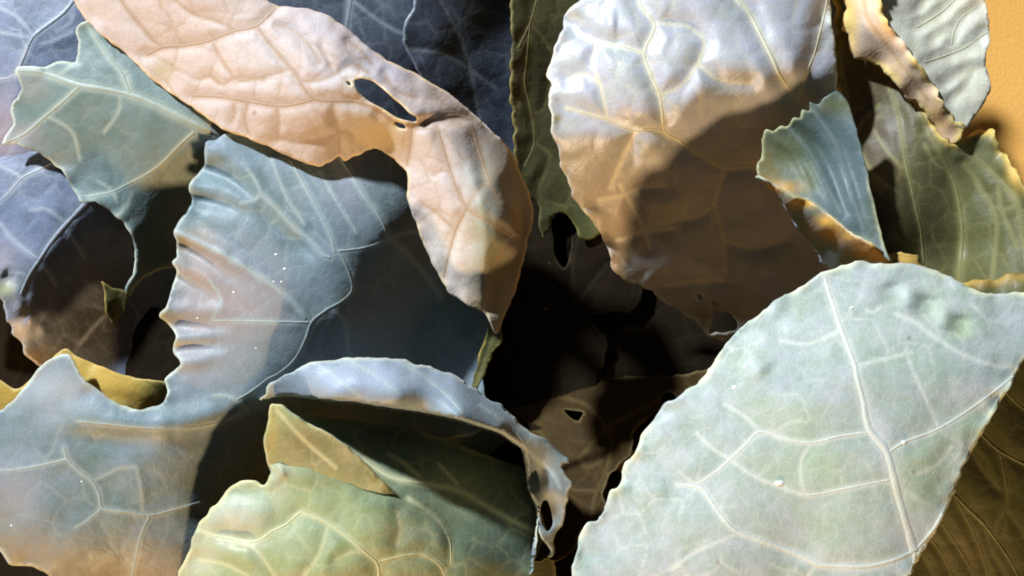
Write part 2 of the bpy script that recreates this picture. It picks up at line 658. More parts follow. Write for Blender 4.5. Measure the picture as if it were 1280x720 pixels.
M['navy'] = leaf_material("dark_blue_leaf", (0.042, 0.054, 0.072), (0.054, 0.072, 0.102), (0.221, 0.265, 0.294), (0.3, 0.36, 0.42),
                          rough=0.45, bloom=(0.084, 0.108, 0.156), bloom_amt=0.45)
M['yellow'] = leaf_material("warm_yellow_leaf", (0.62, 0.40, 0.06), (0.66, 0.43, 0.08), (0.62, 0.50, 0.14), (0.7, 0.55, 0.2),
                            rough=0.6, bloom=(0.6, 0.42, 0.1), bloom_amt=0.2, trans=0.25)  # yellow underside with warm light put into its colour
M['deep'] = leaf_material("painted_shade_leaf", (0.013, 0.009, 0.005), (0.017, 0.012, 0.006), (0.035, 0.027, 0.014), (0.05, 0.04, 0.02),
                          rough=0.8, bloom=(0.014, 0.011, 0.007), bloom_amt=0.2, trans=0.0, sheen=0.0, spec=0.03)  # shade of the gaps put into a near-black colour
M['frost'] = leaf_material("frosted_leaf_face", (0.62, 0.61, 0.44), (0.68, 0.67, 0.52), (0.50, 0.49, 0.30), (0.80, 0.78, 0.6),
                           rough=0.5, bloom=(0.80, 0.79, 0.70), bloom_amt=0.6, vein_amt=0.6)

ORANGE = (0.66, 0.36, 0.07)
YEL = (0.70, 0.52, 0.12)
# ================================================================== the leaves, deepest first
# leaves in the gaps, shade put in their near-black colour; last three added
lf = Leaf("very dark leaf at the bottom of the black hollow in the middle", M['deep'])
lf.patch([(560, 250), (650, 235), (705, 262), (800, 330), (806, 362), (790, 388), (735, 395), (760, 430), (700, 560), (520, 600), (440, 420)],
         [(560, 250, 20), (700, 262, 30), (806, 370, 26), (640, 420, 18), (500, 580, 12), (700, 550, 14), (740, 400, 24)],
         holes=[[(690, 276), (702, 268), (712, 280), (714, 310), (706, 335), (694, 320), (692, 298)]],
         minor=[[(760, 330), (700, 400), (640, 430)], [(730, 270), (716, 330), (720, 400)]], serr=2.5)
lf = Leaf("near-black filler leaf, added flat behind the puffy silver leaf", M['deep'])
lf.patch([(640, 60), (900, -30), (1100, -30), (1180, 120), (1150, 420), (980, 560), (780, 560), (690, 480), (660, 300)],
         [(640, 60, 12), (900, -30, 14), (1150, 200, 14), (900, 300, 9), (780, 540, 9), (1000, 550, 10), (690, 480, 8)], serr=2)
lf = Leaf("near-black filler leaf, added lowest at the left edge below the slate leaf", M['deep'])
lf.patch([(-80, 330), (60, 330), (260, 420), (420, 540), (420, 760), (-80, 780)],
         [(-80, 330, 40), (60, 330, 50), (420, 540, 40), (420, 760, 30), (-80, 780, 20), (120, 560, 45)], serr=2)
lf = Leaf("near-black filler leaf, added lowest under the bottom curled leaf", M['deep'])
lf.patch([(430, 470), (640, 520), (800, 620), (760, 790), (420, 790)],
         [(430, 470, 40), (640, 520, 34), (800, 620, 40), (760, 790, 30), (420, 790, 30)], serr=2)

# dark blue leaves at the top behind the arched pink leaf
lf = Leaf("dark blue leaf with one pale rib, behind the arched pink leaf", M['navy'])
lf.patch([(300, -60), (540, -60), (530, 10), (520, 60), (545, 130), (480, 170), (330, 90)],
         [(300, -60, 90), (540, -60, 120), (520, 60, 105), (545, 130, 60), (330, 90, 65), (420, 20, 105), (480, 60, 105)],
         veins=[(8, 5, [(446, -50), (438, 0), (430, 60), (424, 120)])], minor=[[(440, 0), (480, 30), (520, 50)]], undul=4)
lf = Leaf("dark blue leaf with a scalloped left edge, beside the narrow olive leaf", M['navy'])
lf.patch([(530, -60), (700, -60), (690, 240), (600, 230), (545, 150), (527, 98), (514, 73), (506, 58), (504, 46), (507, 28), (517, 7)],
         [(530, -60, 140), (700, -60, 50), (690, 240, 20), (600, 220, 30), (527, 98, 110), (504, 46, 130), (545, 40, 118), (600, 100, 72), (640, 40, 45)],
         minor=[[(507, 60), (560, 70), (620, 110)], [(540, -20), (580, 60), (600, 150)]], undul=5, serr=1.5)

# lower brown leaf in the hollow, between curl and front leaf
lf = Leaf("thin brown leaf with a bite hole, left of the big pale front leaf", M['brown'])
lf.patch([(600, 500), (684, 484), (732, 473), (800, 470), (868, 466), (930, 440), (900, 520), (842, 493), (830, 493), (825, 508), (809, 522), (793, 539),
          (790, 564), (771, 585), (762, 592), (755, 616), (756, 640), (729, 659), (719, 682), (698, 701), (688, 699), (640, 700), (560, 640)],
         [(600, 500, 5), (684, 484, 8), (800, 470, 20), (900, 470, 40), (840, 495, 50), (790, 560, 85), (757, 630, 130), (700, 700, 165),
          (690, 560, 55), (740, 540, 60), (640, 560, 40), (560, 640, 70), (720, 640, 118)],
         holes=[[(705, 512), (716, 513), (729, 515), (727, 520), (722, 526), (712, 521)]],
         veins=[(3.2, 1.6, [(628, 506), (660, 498), (684, 494), (726, 503), (748, 520), (764, 550), (760, 581), (743, 623), (738, 650)]),
                (3.0, 1.5, [(842, 490), (800, 512), (760, 535), (735, 560), (724, 572)])],
         minor=[[(715, 612), (746, 614)], [(724, 572), (735, 584), (752, 575)], [(660, 498), (668, 530), (690, 560)], [(690, 560), (700, 590), (698, 640)]],
         serr=2, rim=2.2, tints=[(655, 525, 45, 36, (0.085, 0.05, 0.012), 0.6)])

# narrow olive leaf standing beside the puffy silver leaf
lf = Leaf("narrow olive leaf standing on edge along the left side of the puffy silver leaf", M['olive'])
lf.patch([(637, -50), (638, 0), (640, 52), (638, 115), (642, 156), (644, 198), (646, 233), (651, 243), (662, 249), (668, 251), (675, 263), (675, 284), (678, 298),
          (686, 285), (696, 268), (712, 270), (730, 300), (760, 280), (790, 150), (800, -50)],
         [(637, -50, 110), (640, 52, 110), (640, 115, 105), (646, 233, 80), (678, 298, 50), (700, 100, 60), (712, 270, 45), (760, 280, 40), (800, -50, 60), (700, -20, 70), (790, 150, 40)],
         veins=[(3.4, 2.0, [(648, 60), (663, 28), (676, -20)]), (3.2, 2, [(663, 28), (658, 80), (656, 104), (664, 140), (668, 178), (656, 208)])],
         minor=[[(663, 28), (680, 50), (691, 66)], [(668, 178), (687, 195), (673, 236)], [(656, 104), (648, 130), (645, 160)], [(690, 100), (680, 135), (667, 142)]],
         serr=2.0, rim=2.4, rim_amt=0.35, tints=[(665, 110, 90, 190, (0.068, 0.066, 0.036), 0.75)])

# top-left back leaf
lf = Leaf("flat blue leaf in the top left corner, behind the pointed grey-green leaf", M['slate'])
lf.patch([(-80, -60), (180, -60), (260, 30), (240, 140), (90, 190), (20, 240), (-80, 230)],
         [(-80, -60, 160), (180, -60, 175), (60, 40, 182), (0, 90, 174), (20, 160, 166), (240, 130, 120), (-80, 230, 150)],
         veins=[(7.5, 5, [(100, -12), (80, 15), (42, 45), (30, 70), (20, 95)]), (4, 2, [(-10, 100), (8, 98), (22, 92)])],
         minor=[[(0, 40), (20, 44), (38, 46)], [(42, 45), (20, 20), (0, 10)], [(70, 40), (88, 28), (92, 18)], [(52, 55), (68, 50), (90, 40)]],
         bul=-1.5, undul=4,
         tints=[(4, 160, 22, 50, (0.45, 0.36, 0.38), 0.6)])

# left slate leaf
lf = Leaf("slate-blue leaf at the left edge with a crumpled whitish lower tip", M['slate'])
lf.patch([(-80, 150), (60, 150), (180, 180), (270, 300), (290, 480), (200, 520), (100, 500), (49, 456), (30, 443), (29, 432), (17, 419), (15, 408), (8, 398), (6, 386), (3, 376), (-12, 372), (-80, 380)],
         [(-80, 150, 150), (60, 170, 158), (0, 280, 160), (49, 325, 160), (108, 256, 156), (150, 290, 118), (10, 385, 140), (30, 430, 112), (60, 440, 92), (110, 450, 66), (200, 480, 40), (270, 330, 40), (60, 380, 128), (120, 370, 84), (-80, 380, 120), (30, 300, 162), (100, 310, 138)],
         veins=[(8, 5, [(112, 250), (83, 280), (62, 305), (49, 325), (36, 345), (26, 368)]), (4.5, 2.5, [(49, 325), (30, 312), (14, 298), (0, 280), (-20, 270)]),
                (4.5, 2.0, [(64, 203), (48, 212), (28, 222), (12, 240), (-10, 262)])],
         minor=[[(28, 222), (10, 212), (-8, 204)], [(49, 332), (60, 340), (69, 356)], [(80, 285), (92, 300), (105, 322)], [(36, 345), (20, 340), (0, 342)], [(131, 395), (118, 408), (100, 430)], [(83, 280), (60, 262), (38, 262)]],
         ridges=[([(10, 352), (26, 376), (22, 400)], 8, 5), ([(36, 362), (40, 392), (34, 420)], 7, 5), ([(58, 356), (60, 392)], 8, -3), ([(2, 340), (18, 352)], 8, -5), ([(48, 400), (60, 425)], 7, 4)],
         tints=[(6, 362, 16, 14, (0.52, 0.55, 0.18), 0.8), (22, 405, 22, 38, (0.62, 0.64, 0.72), 0.8), (2, 325, 24, 30, (0.46, 0.40, 0.42), 0.6), (46, 448, 30, 13, (0.42, 0.26, 0.06), 0.7), (115, 405, 80, 56, (0.055, 0.055, 0.04), 0.88)],  # dark right part and orange-brown lower edge: painted shade and warm light
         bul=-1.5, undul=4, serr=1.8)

# yellow leaf seen in the notch
lf = Leaf("yellow leaf showing in the notch of the lobed blue-green leaf", M['yellow'])
lf.patch([(-60, 452), (0, 476), (22, 486), (50, 462), (80, 436), (94, 444), (118, 455), (160, 470), (205, 477), (250, 478), (270, 540), (150, 580), (-60, 570)],
             [(-60, 452, 222), (22, 486, 226), (94, 444, 226), (160, 470, 234), (205, 477, 230), (250, 478, 200), (270, 540, 150), (150, 515, 228), (150, 560, 190), (-60, 570, 190), (80, 520, 220)],
             veins=[(2.9, 2, [(168, 472), (186, 484), (196, 494), (188, 506), (160, 504), (140, 500)])], minor=[[(120, 455), (112, 470), (112, 490)]],
             tints=[(204, 490, 24, 26, (0.16, 0.22, 0.06), 0.9)], serr=0.6, rim=1.5)

# pointed grey-green leaf
lf = Leaf("pointed grey-green leaf with white ribs, lying under the arched pink leaf", M['green'])
lf.patch([(111, 24), (95, 36), (98, 49), (95, 76), (75, 75), (57, 83), (40, 82), (21, 84), (19, 92), (26, 111), (14, 134), (16, 153), (3, 179), (24, 181), (52, 194), (73, 210),
          (87, 229), (97, 247), (103, 253), (122, 254), (146, 271), (163, 291), (170, 315), (167, 343), (156, 362), (162, 371), (175, 352), (200, 338), (240, 330), (330, 260), (360, 150), (250, 60), (140, 10)],
         [(111, 26, 212), (95, 76, 210), (20, 88, 196), (4, 179, 186), (16, 140, 190), (180, 92, 218), (140, 52, 214), (100, 108, 214), (174, 122, 219), (250, 158, 218), (300, 170, 205), (97, 247, 176), (160, 290, 172), (168, 340, 168), (158, 366, 170), (220, 327, 105), (200, 230, 174), (330, 260, 120), (360, 150, 185), (120, 180, 190), (250, 60, 205), (230, 280, 122)],
         veins=[(6.5, 9.5, [(19, 88), (45, 89), (66, 95), (97, 106), (139, 113), (174, 122), (215, 141), (250, 158), (300, 178)]),
                (6.0, 3.5, [(100, 107), (85, 121), (69, 135), (50, 151), (31, 167), (10, 177)]),
                (6.0, 3.5, [(162, 117), (150, 88), (139, 76), (122, 52), (110, 32)]),
                (4.5, 2.5, [(243, 165), (228, 178), (215, 191), (200, 206), (181, 219), (160, 230), (139, 240), (108, 246)]),
                (4.0, 2.5, [(166, 119), (162, 105), (160, 95)])],
         minor=[[(122, 226), (140, 238), (146, 252)], [(158, 366), (175, 352), (215, 328)], [(70, 95), (90, 82), (100, 80)], [(139, 76), (150, 88), (158, 90)], [(146, 271), (160, 255), (165, 240)], [(60, 145), (90, 165), (100, 200)], [(150, 118), (148, 140), (130, 165)]],
         bul=-1.6, ridge_sign=1, vein_h=0.9, serr=1.4, rim=2.6, undul=3.5, ruffle=3,
         tints=[(40, 110, 26, 20, (0.30, 0.27, 0.22), 0.5), (70, 205, 60, 20, (0.26, 0.24, 0.20), 0.4), (25, 170, 26, 16, (0.45, 0.36, 0.36), 0.5)])
lf.patch([(127, 353), (133, 357), (141, 361), (155, 363), (161, 368), (159, 380), (153, 391), (147, 398), (141, 404), (136, 396), (131, 384), (130, 368)],
         [(127, 353, 184), (155, 363, 176), (161, 368, 172), (141, 404, 168), (131, 384, 178), (150, 385, 166)], minor=[[(152, 364), (149, 380), (143, 402)]],
         name="folded_tip", mat=M['olive'], tert=0, rim=2.0, grid=2.5)

# ---------------------------------------------------------------- right side
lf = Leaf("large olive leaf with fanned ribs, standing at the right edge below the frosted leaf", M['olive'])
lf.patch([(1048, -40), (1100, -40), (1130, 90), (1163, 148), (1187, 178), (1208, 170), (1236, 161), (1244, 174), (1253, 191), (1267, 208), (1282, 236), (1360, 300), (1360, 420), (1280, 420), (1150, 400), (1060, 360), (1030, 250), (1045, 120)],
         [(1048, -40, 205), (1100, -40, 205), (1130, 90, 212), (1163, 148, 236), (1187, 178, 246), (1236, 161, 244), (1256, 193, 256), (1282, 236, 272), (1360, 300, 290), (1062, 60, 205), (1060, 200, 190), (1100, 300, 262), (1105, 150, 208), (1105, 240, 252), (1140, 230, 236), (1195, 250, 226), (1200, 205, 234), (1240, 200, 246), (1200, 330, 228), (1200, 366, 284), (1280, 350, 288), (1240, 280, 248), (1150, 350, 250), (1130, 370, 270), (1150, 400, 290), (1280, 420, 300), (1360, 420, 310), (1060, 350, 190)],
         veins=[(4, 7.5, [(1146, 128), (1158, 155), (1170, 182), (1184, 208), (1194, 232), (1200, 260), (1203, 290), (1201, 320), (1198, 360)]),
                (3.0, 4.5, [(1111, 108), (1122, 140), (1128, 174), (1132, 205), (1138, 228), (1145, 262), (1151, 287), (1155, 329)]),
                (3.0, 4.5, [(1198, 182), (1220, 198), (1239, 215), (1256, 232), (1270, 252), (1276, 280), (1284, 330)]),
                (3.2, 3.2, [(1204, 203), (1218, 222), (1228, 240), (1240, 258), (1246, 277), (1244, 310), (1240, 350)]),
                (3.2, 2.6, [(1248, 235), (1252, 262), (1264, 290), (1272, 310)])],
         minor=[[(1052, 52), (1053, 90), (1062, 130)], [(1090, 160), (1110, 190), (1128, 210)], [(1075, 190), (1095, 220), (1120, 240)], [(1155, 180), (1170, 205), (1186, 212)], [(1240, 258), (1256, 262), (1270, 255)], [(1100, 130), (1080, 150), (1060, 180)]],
         tints=[(1090, 190, 62, 170, (0.085, 0.062, 0.034), 0.88), (1168, 280, 20, 100, (0.085, 0.07, 0.032), 0.7), (1215, 190, 30, 18, (0.30, 0.30, 0.16), 0.6), (1268, 205, 10, 30, (0.8, 0.55, 0.14), 0.9), (1236, 164, 20, 6, (0.78, 0.6, 0.2), 0.8)],  # brown left part darkened in place of a cast shadow
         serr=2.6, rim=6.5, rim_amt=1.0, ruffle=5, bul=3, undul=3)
lf.patch([(1110, 318), (1126, 315), (1143, 318), (1152, 330), (1175, 345), (1203, 355), (1218, 348), (1239, 350), (1260, 343), (1285, 341), (1350, 345), (1350, 400), (1200, 400), (1110, 350)],
         [(1110, 318, 285), (1143, 318, 290), (1152, 330, 292), (1203, 355, 292), (1260, 343, 296), (1350, 345, 300), (1200, 372, 306), (1285, 362, 310), (1350, 400, 304), (1200, 400, 300), (1110, 350, 295)],
         name="curled_margin", mat=M['olive'], rim=7, serr=2.5, ruffle=6, tints=[(1130, 322, 26, 12, (0.55, 0.33, 0.07), 0.95), (1225, 350, 30, 8, (0.45, 0.27, 0.06), 0.8), (1270, 346, 40, 6, (0.42, 0.27, 0.07), 0.7)], tert=0)

# frosted leaf in the top right corner
lf = Leaf("frosted white leaf with an orange turned-over edge, in front of the orange table top", M['frost'])
lf.patch([(1100, -50), (1100, 0), (1107, 28), (1128, 52), (1146, 80), (1163, 101), (1180, 135), (1196, 156), (1208, 160), (1218, 146), (1234, 122), (1238, 104), (1232, 80), (1237, 42), (1232, 0), (1232, -50)],
         [(1100, -50, 272), (1107, 28, 272), (1146, 80, 272), (1180, 135, 262), (1205, 160, 256), (1150, 20, 256), (1185, 90, 258), (1232, -50, 262), (1237, 42, 262), (1232, 80, 262), (1238, 104, 260), (1200, 10, 262)],
         veins=[(4, 2.5, [(1146, 34), (1160, 26), (1180, 12), (1200, -8)]), (3.6, 2.2, [(1156, 78), (1180, 70), (1205, 60), (1225, 46), (1234, 40)]), (3.2, 2, [(1190, 55), (1192, 40), (1202, 22), (1222, 8)])],
         minor=[[(1180, 105), (1200, 92), (1228, 84)], [(1190, 125), (1205, 110), (1215, 90)], [(1165, 50), (1178, 40), (1190, 40)], [(1150, 10), (1160, -10), (1166, -30)]],
         bul=5, bscale=9, tert=26, tert_amp=1.5, undul=2, rim=2.2)
lf.patch([(1057, -50), (1057, 0), (1054, 35), (1062, 52), (1067, 75), (1080, 73), (1097, 82), (1118, 101), (1132, 122), (1149, 132), (1163, 153), (1187, 179), (1203, 170), (1206, 158), (1196, 152), (1181, 134), (1164, 100), (1147, 79), (1129, 51), (1108, 27), (1101, 0), (1101, -50)],
         [(1057, -50, 226), (1054, 35, 224), (1067, 75, 226), (1097, 82, 232), (1132, 122, 240), (1163, 153, 238), (1187, 179, 246), (1206, 158, 257), (1181, 134, 270), (1164, 100, 272), (1129, 51, 282), (1101, 0, 282), (1101, -50, 282), (1080, 30, 266), (1130, 95, 266)],
         name="turned_over_edge", mat=M['peach'], veins=[], minor=[[(1078, -10), (1084, 20), (1100, 45), (1130, 85), (1160, 125)]], rim=8, rim_amt=1.0, serr=2.6, ruffle=5, tert=0,
         tints=[(1085, 35, 14, 30, (0.62, 0.52, 0.42), 0.8), (1063, 30, 10, 40, YEL, 0.8), (1120, 105, 12, 22, YEL, 0.5), (1170, 150, 24, 20, ORANGE, 0.7)])

# striped leaf at the lower right, under the big pale one
lf = Leaf("dark olive leaf with parallel stripes, under the lower right edge of the big pale leaf", M['olive'])
lf.patch([(1060, 800), (1040, 640), (1130, 520), (1230, 440), (1360, 400), (1360, 800)],
         [(1060, 800, 150), (1040, 640, 140), (1130, 520, 160), (1230, 440, 186), (1280, 470, 190), (1360, 400, 190), (1200, 620, 190), (1280, 600, 200), (1360, 800, 210), (1160, 720, 170), (1280, 720, 200)],
         veins=[(4.5, 3, [(1200, 510), (1227, 543), (1250, 564), (1285, 582), (1330, 600)]), (3.5, 3, [(1250, 564), (1257, 600), (1260, 630), (1250, 645), (1243, 668)]),
                (5, 4, [(1194, 619), (1210, 636), (1229, 654), (1257, 692), (1274, 722), (1290, 760)]), (3.2, 3, [(1194, 622), (1214, 660), (1230, 700), (1240, 740)]),
                (3.2, 3, [(1178, 655), (1200, 688), (1220, 724), (1230, 760)]), (3.2, 3, [(1165, 675), (1182, 700), (1198, 740)]), (3, 2.4, [(1257, 490), (1272, 505), (1290, 520)])],
         minor=[[(1210, 560), (1230, 590), (1250, 612)], [(1260, 640), (1275, 660), (1290, 690)], [(1150, 690), (1165, 715), (1175, 750)], [(1230, 655), (1240, 690), (1262, 725)]],
         tints=[(1215, 690, 60, 40, (0.17, 0.14, 0.05), 0.6), (1240, 580, 60, 60, (0.15, 0.15, 0.045), 0.6)], bul=3)

# small rolled leaf
lf = Leaf("small rolled blue-green leaf with an orange lip, standing on the puffy silver leaf", M['rolled'])
lf.patch([(953, 172), (958, 162), (966, 164), (975, 158), (984, 158), (993, 147), (1000, 148), (1003, 137), (1012, 138), (1012, 128), (1022, 131), (1030, 122), (1046, 114), (1058, 124), (1070, 160), (1081, 205), (1091, 250), (1106, 310), (1112, 326),
          (1085, 304), (1063, 292), (1035, 269), (1010, 252), (990, 245), (975, 236), (950, 224), (946, 205), (952, 196)],
         [(953, 172, 262), (975, 158, 272), (1003, 137, 284), (1048, 113, 290), (1078, 160, 298), (1096, 250, 308), (1110, 320, 318), (1085, 304, 298), (1035, 269, 288), (990, 245, 272), (948, 220, 263), (1000, 200, 262), (1050, 220, 280), (1030, 170, 276), (1075, 270, 296), (965, 200, 256)],
         ridges=[([(958, 165), (990, 190), (1020, 245)], 6, 4), ([(976, 160), (1006, 190), (1045, 260)], 7, 6), ([(995, 150), (1030, 195), (1065, 285)], 6, -4), ([(1004, 140), (1040, 185), (1078, 290)], 6, 4), ([(1026, 126), (1056, 180), (1090, 295)], 7, -3)],
         minor=[[(985, 158), (1012, 190), (1050, 265)], [(1015, 135), (1044, 180), (1078, 285)]], tert=20, tert_amp=0.5,
         tints=[(958, 205, 22, 34, (0.26, 0.18, 0.045), 0.9), (982, 190, 34, 42, (0.125, 0.14, 0.05), 0.9), (1008, 225, 12, 30, (0.16, 0.19, 0.09), 0.7), (970, 235, 30, 10, ORANGE, 0.9), (1050, 130, 30, 16, (0.09, 0.11, 0.04), 0.8), (1092, 270, 12, 50, (0.09, 0.11, 0.06), 0.6)], serr=1.0, rim=3, undul=2, name="blade")
lf.patch([(944, 221), (955, 224), (975, 235), (990, 244), (1010, 251), (1035, 268), (1063, 291), (1085, 303), (1105, 316), (1114, 327), (1120, 350), (1090, 352), (1034, 336), (1017, 309), (996, 285), (979, 257), (961, 236)],
         [(944, 221, 266), (975, 235, 272), (1010, 251, 280), (1035, 268, 290), (1063, 291, 304), (1105, 316, 314), (955, 231, 266), (968, 240, 268), (985, 253, 272), (1010, 265, 277), (1030, 284, 284), (1062, 301, 300), (1090, 318, 306), (961, 240, 250), (979, 260, 238), (996, 285, 206), (1034, 336, 172), (1060, 325, 246), (1120, 350, 250), (1017, 309, 186), (1035, 305, 240)],
         name="outer_flap", mat=M['teal'], tert=0, rim=1.6, serr=1.2, ruffle=3,
         tints=[(965, 234, 22, 9, (0.80, 0.44, 0.07), 1.0), (1005, 253, 24, 9, (0.80, 0.44, 0.07), 1.0), (1032, 278, 20, 11, (0.80, 0.44, 0.07), 1.0), (1060, 296, 22, 9, (0.80, 0.44, 0.07), 1.0), (1090, 312, 20, 10, (0.80, 0.44, 0.07), 1.0), (1104, 320, 14, 10, (0.80, 0.44, 0.07), 0.9), (1048, 286, 20, 9, (0.80, 0.44, 0.07), 0.9), (1078, 305, 16, 9, (0.80, 0.44, 0.07), 0.9)])

# puffy silver leaf
lf = Leaf("big puffy silver leaf, half in shadow, with small bite holes near its lower tip", M['silver'])
lf.patch([(730, -170), (728, -50), (725, 0), (714, 8), (705, 22), (702, 38), (698, 49), (690, 72), (684, 92), (688, 104), (686, 130), (690, 150), (688, 167), (698, 184), (699, 205), (707, 217), (713, 236), (719, 252), (732, 266), (750, 292), (762, 317), (765, 336), (781, 350), (812, 363),
          (830, 377), (843, 384), (857, 393), (873, 405), (880, 416), (889, 422), (906, 425), (925, 415), (970, 420), (1030, 400), (1070, 330), (1060, 240), (1050, 180), (1047, 108), (1045, 69), (1041, 35), (1038, 0), (1036, -50), (1036, -170)],
         [(728, -170, 244), (1036, -170, 250), (728, -50, 246), (705, 22, 246), (684, 92, 248), (688, 167, 246), (713, 236, 196), (762, 317, 124), (830, 377, 72), (889, 422, 26), (862, 395, 50), (960, 420, 30), (1060, 330, 60), (1055, 200, 140), (1046, 106, 244), (1045, 60, 248), (1038, -50, 250),
          (760, 60, 272), (840, 60, 284), (930, 40, 284), (1000, 98, 274), (960, 108, 280), (880, 114, 284), (850, 150, 268), (900, 150, 246), (960, 148, 234), (1005, 140, 218), (845, 220, 212), (842, 300, 138), (838, 350, 98), (760, 150, 264), (770, 220, 212), (720, 200, 228), (780, 280, 156), (730, 270, 165),
          (900, 180, 214), (900, 260, 146), (960, 200, 176), (960, 300, 92), (1010, 170, 186), (1000, 250, 118), (900, 350, 84), (1030, 330, 58), (830, -40, 276)],
         holes=[[(892, 391), (901, 390), (910, 391), (917, 397), (922, 405), (920, 413), (912, 415), (904, 417), (895, 416), (888, 418), (886, 411), (890, 404)], [(871, 368), (876, 368), (879, 374), (874, 376)], [(889, 375), (895, 378), (897, 383), (891, 380)]],
         veins=[(4, 6.5, [(905, -40), (922, 0), (934, 12), (946, 34), (955, 52), (966, 74), (975, 94), (986, 110), (997, 122)]), (3.4, 4.0, [(1036, -10), (1030, 20), (1024, 45), (1018, 68), (1010, 87), (1003, 106), (997, 122)]),
                (3.6, 3.6, [(795, -40), (800, 4), (818, 30), (813, 46), (805, 66), (812, 90), (824, 118), (828, 142), (831, 165), (846, 174), (860, 184), (882, 197), (906, 210), (930, 208), (950, 210)]),
                (3.0, 2.2, [(805, 66), (775, 57), (746, 52), (732, 45), (719, 38)]), (3.0, 2.2, [(831, 165), (812, 161), (795, 163), (776, 156), (760, 149), (735, 142), (708, 135)])],
         minor=[[(818, 30), (838, 30), (860, 33), (880, 52), (872, 80)], [(795, 163), (782, 188), (770, 215), (762, 235)], [(774, 230), (790, 258), (805, 287), (812, 310)], [(748, 250), (775, 245), (800, 235), (830, 232)], [(770, 300), (800, 292), (840, 286)], [(805, 287), (840, 276), (878, 268), (895, 250)],
                [(906, 210), (900, 230), (894, 255), (905, 300)], [(830, 357), (870, 352), (905, 350)], [(746, 52), (742, 80), (750, 105), (760, 149)], [(824, 118), (850, 108), (872, 80)], [(710, 100), (730, 92), (750, 105)], [(905, 300), (940, 310), (980, 300)], [(872, 80), (900, 100), (940, 104)], [(905, 300), (906, 340)]],
         ridges=[([(755, 30), (772, 30)], 14, 4)],
         bul=11, bscale=14, tert=40, tert_amp=2.0, undul=3, ruffle=4, rim=3, serr=1.6,
         tints=[(772, 285, 76, 95, (0.42, 0.30, 0.16), 0.6), (890, 395, 70, 34, (0.22, 0.17, 0.08), 0.8), (697, 148, 4, 4, (0.3, 0.25, 0.1), 0.9), (800, 178, 4, 3, (0.3, 0.25, 0.1), 0.8)])  # warm light at lower left and shade at the tip put into colour

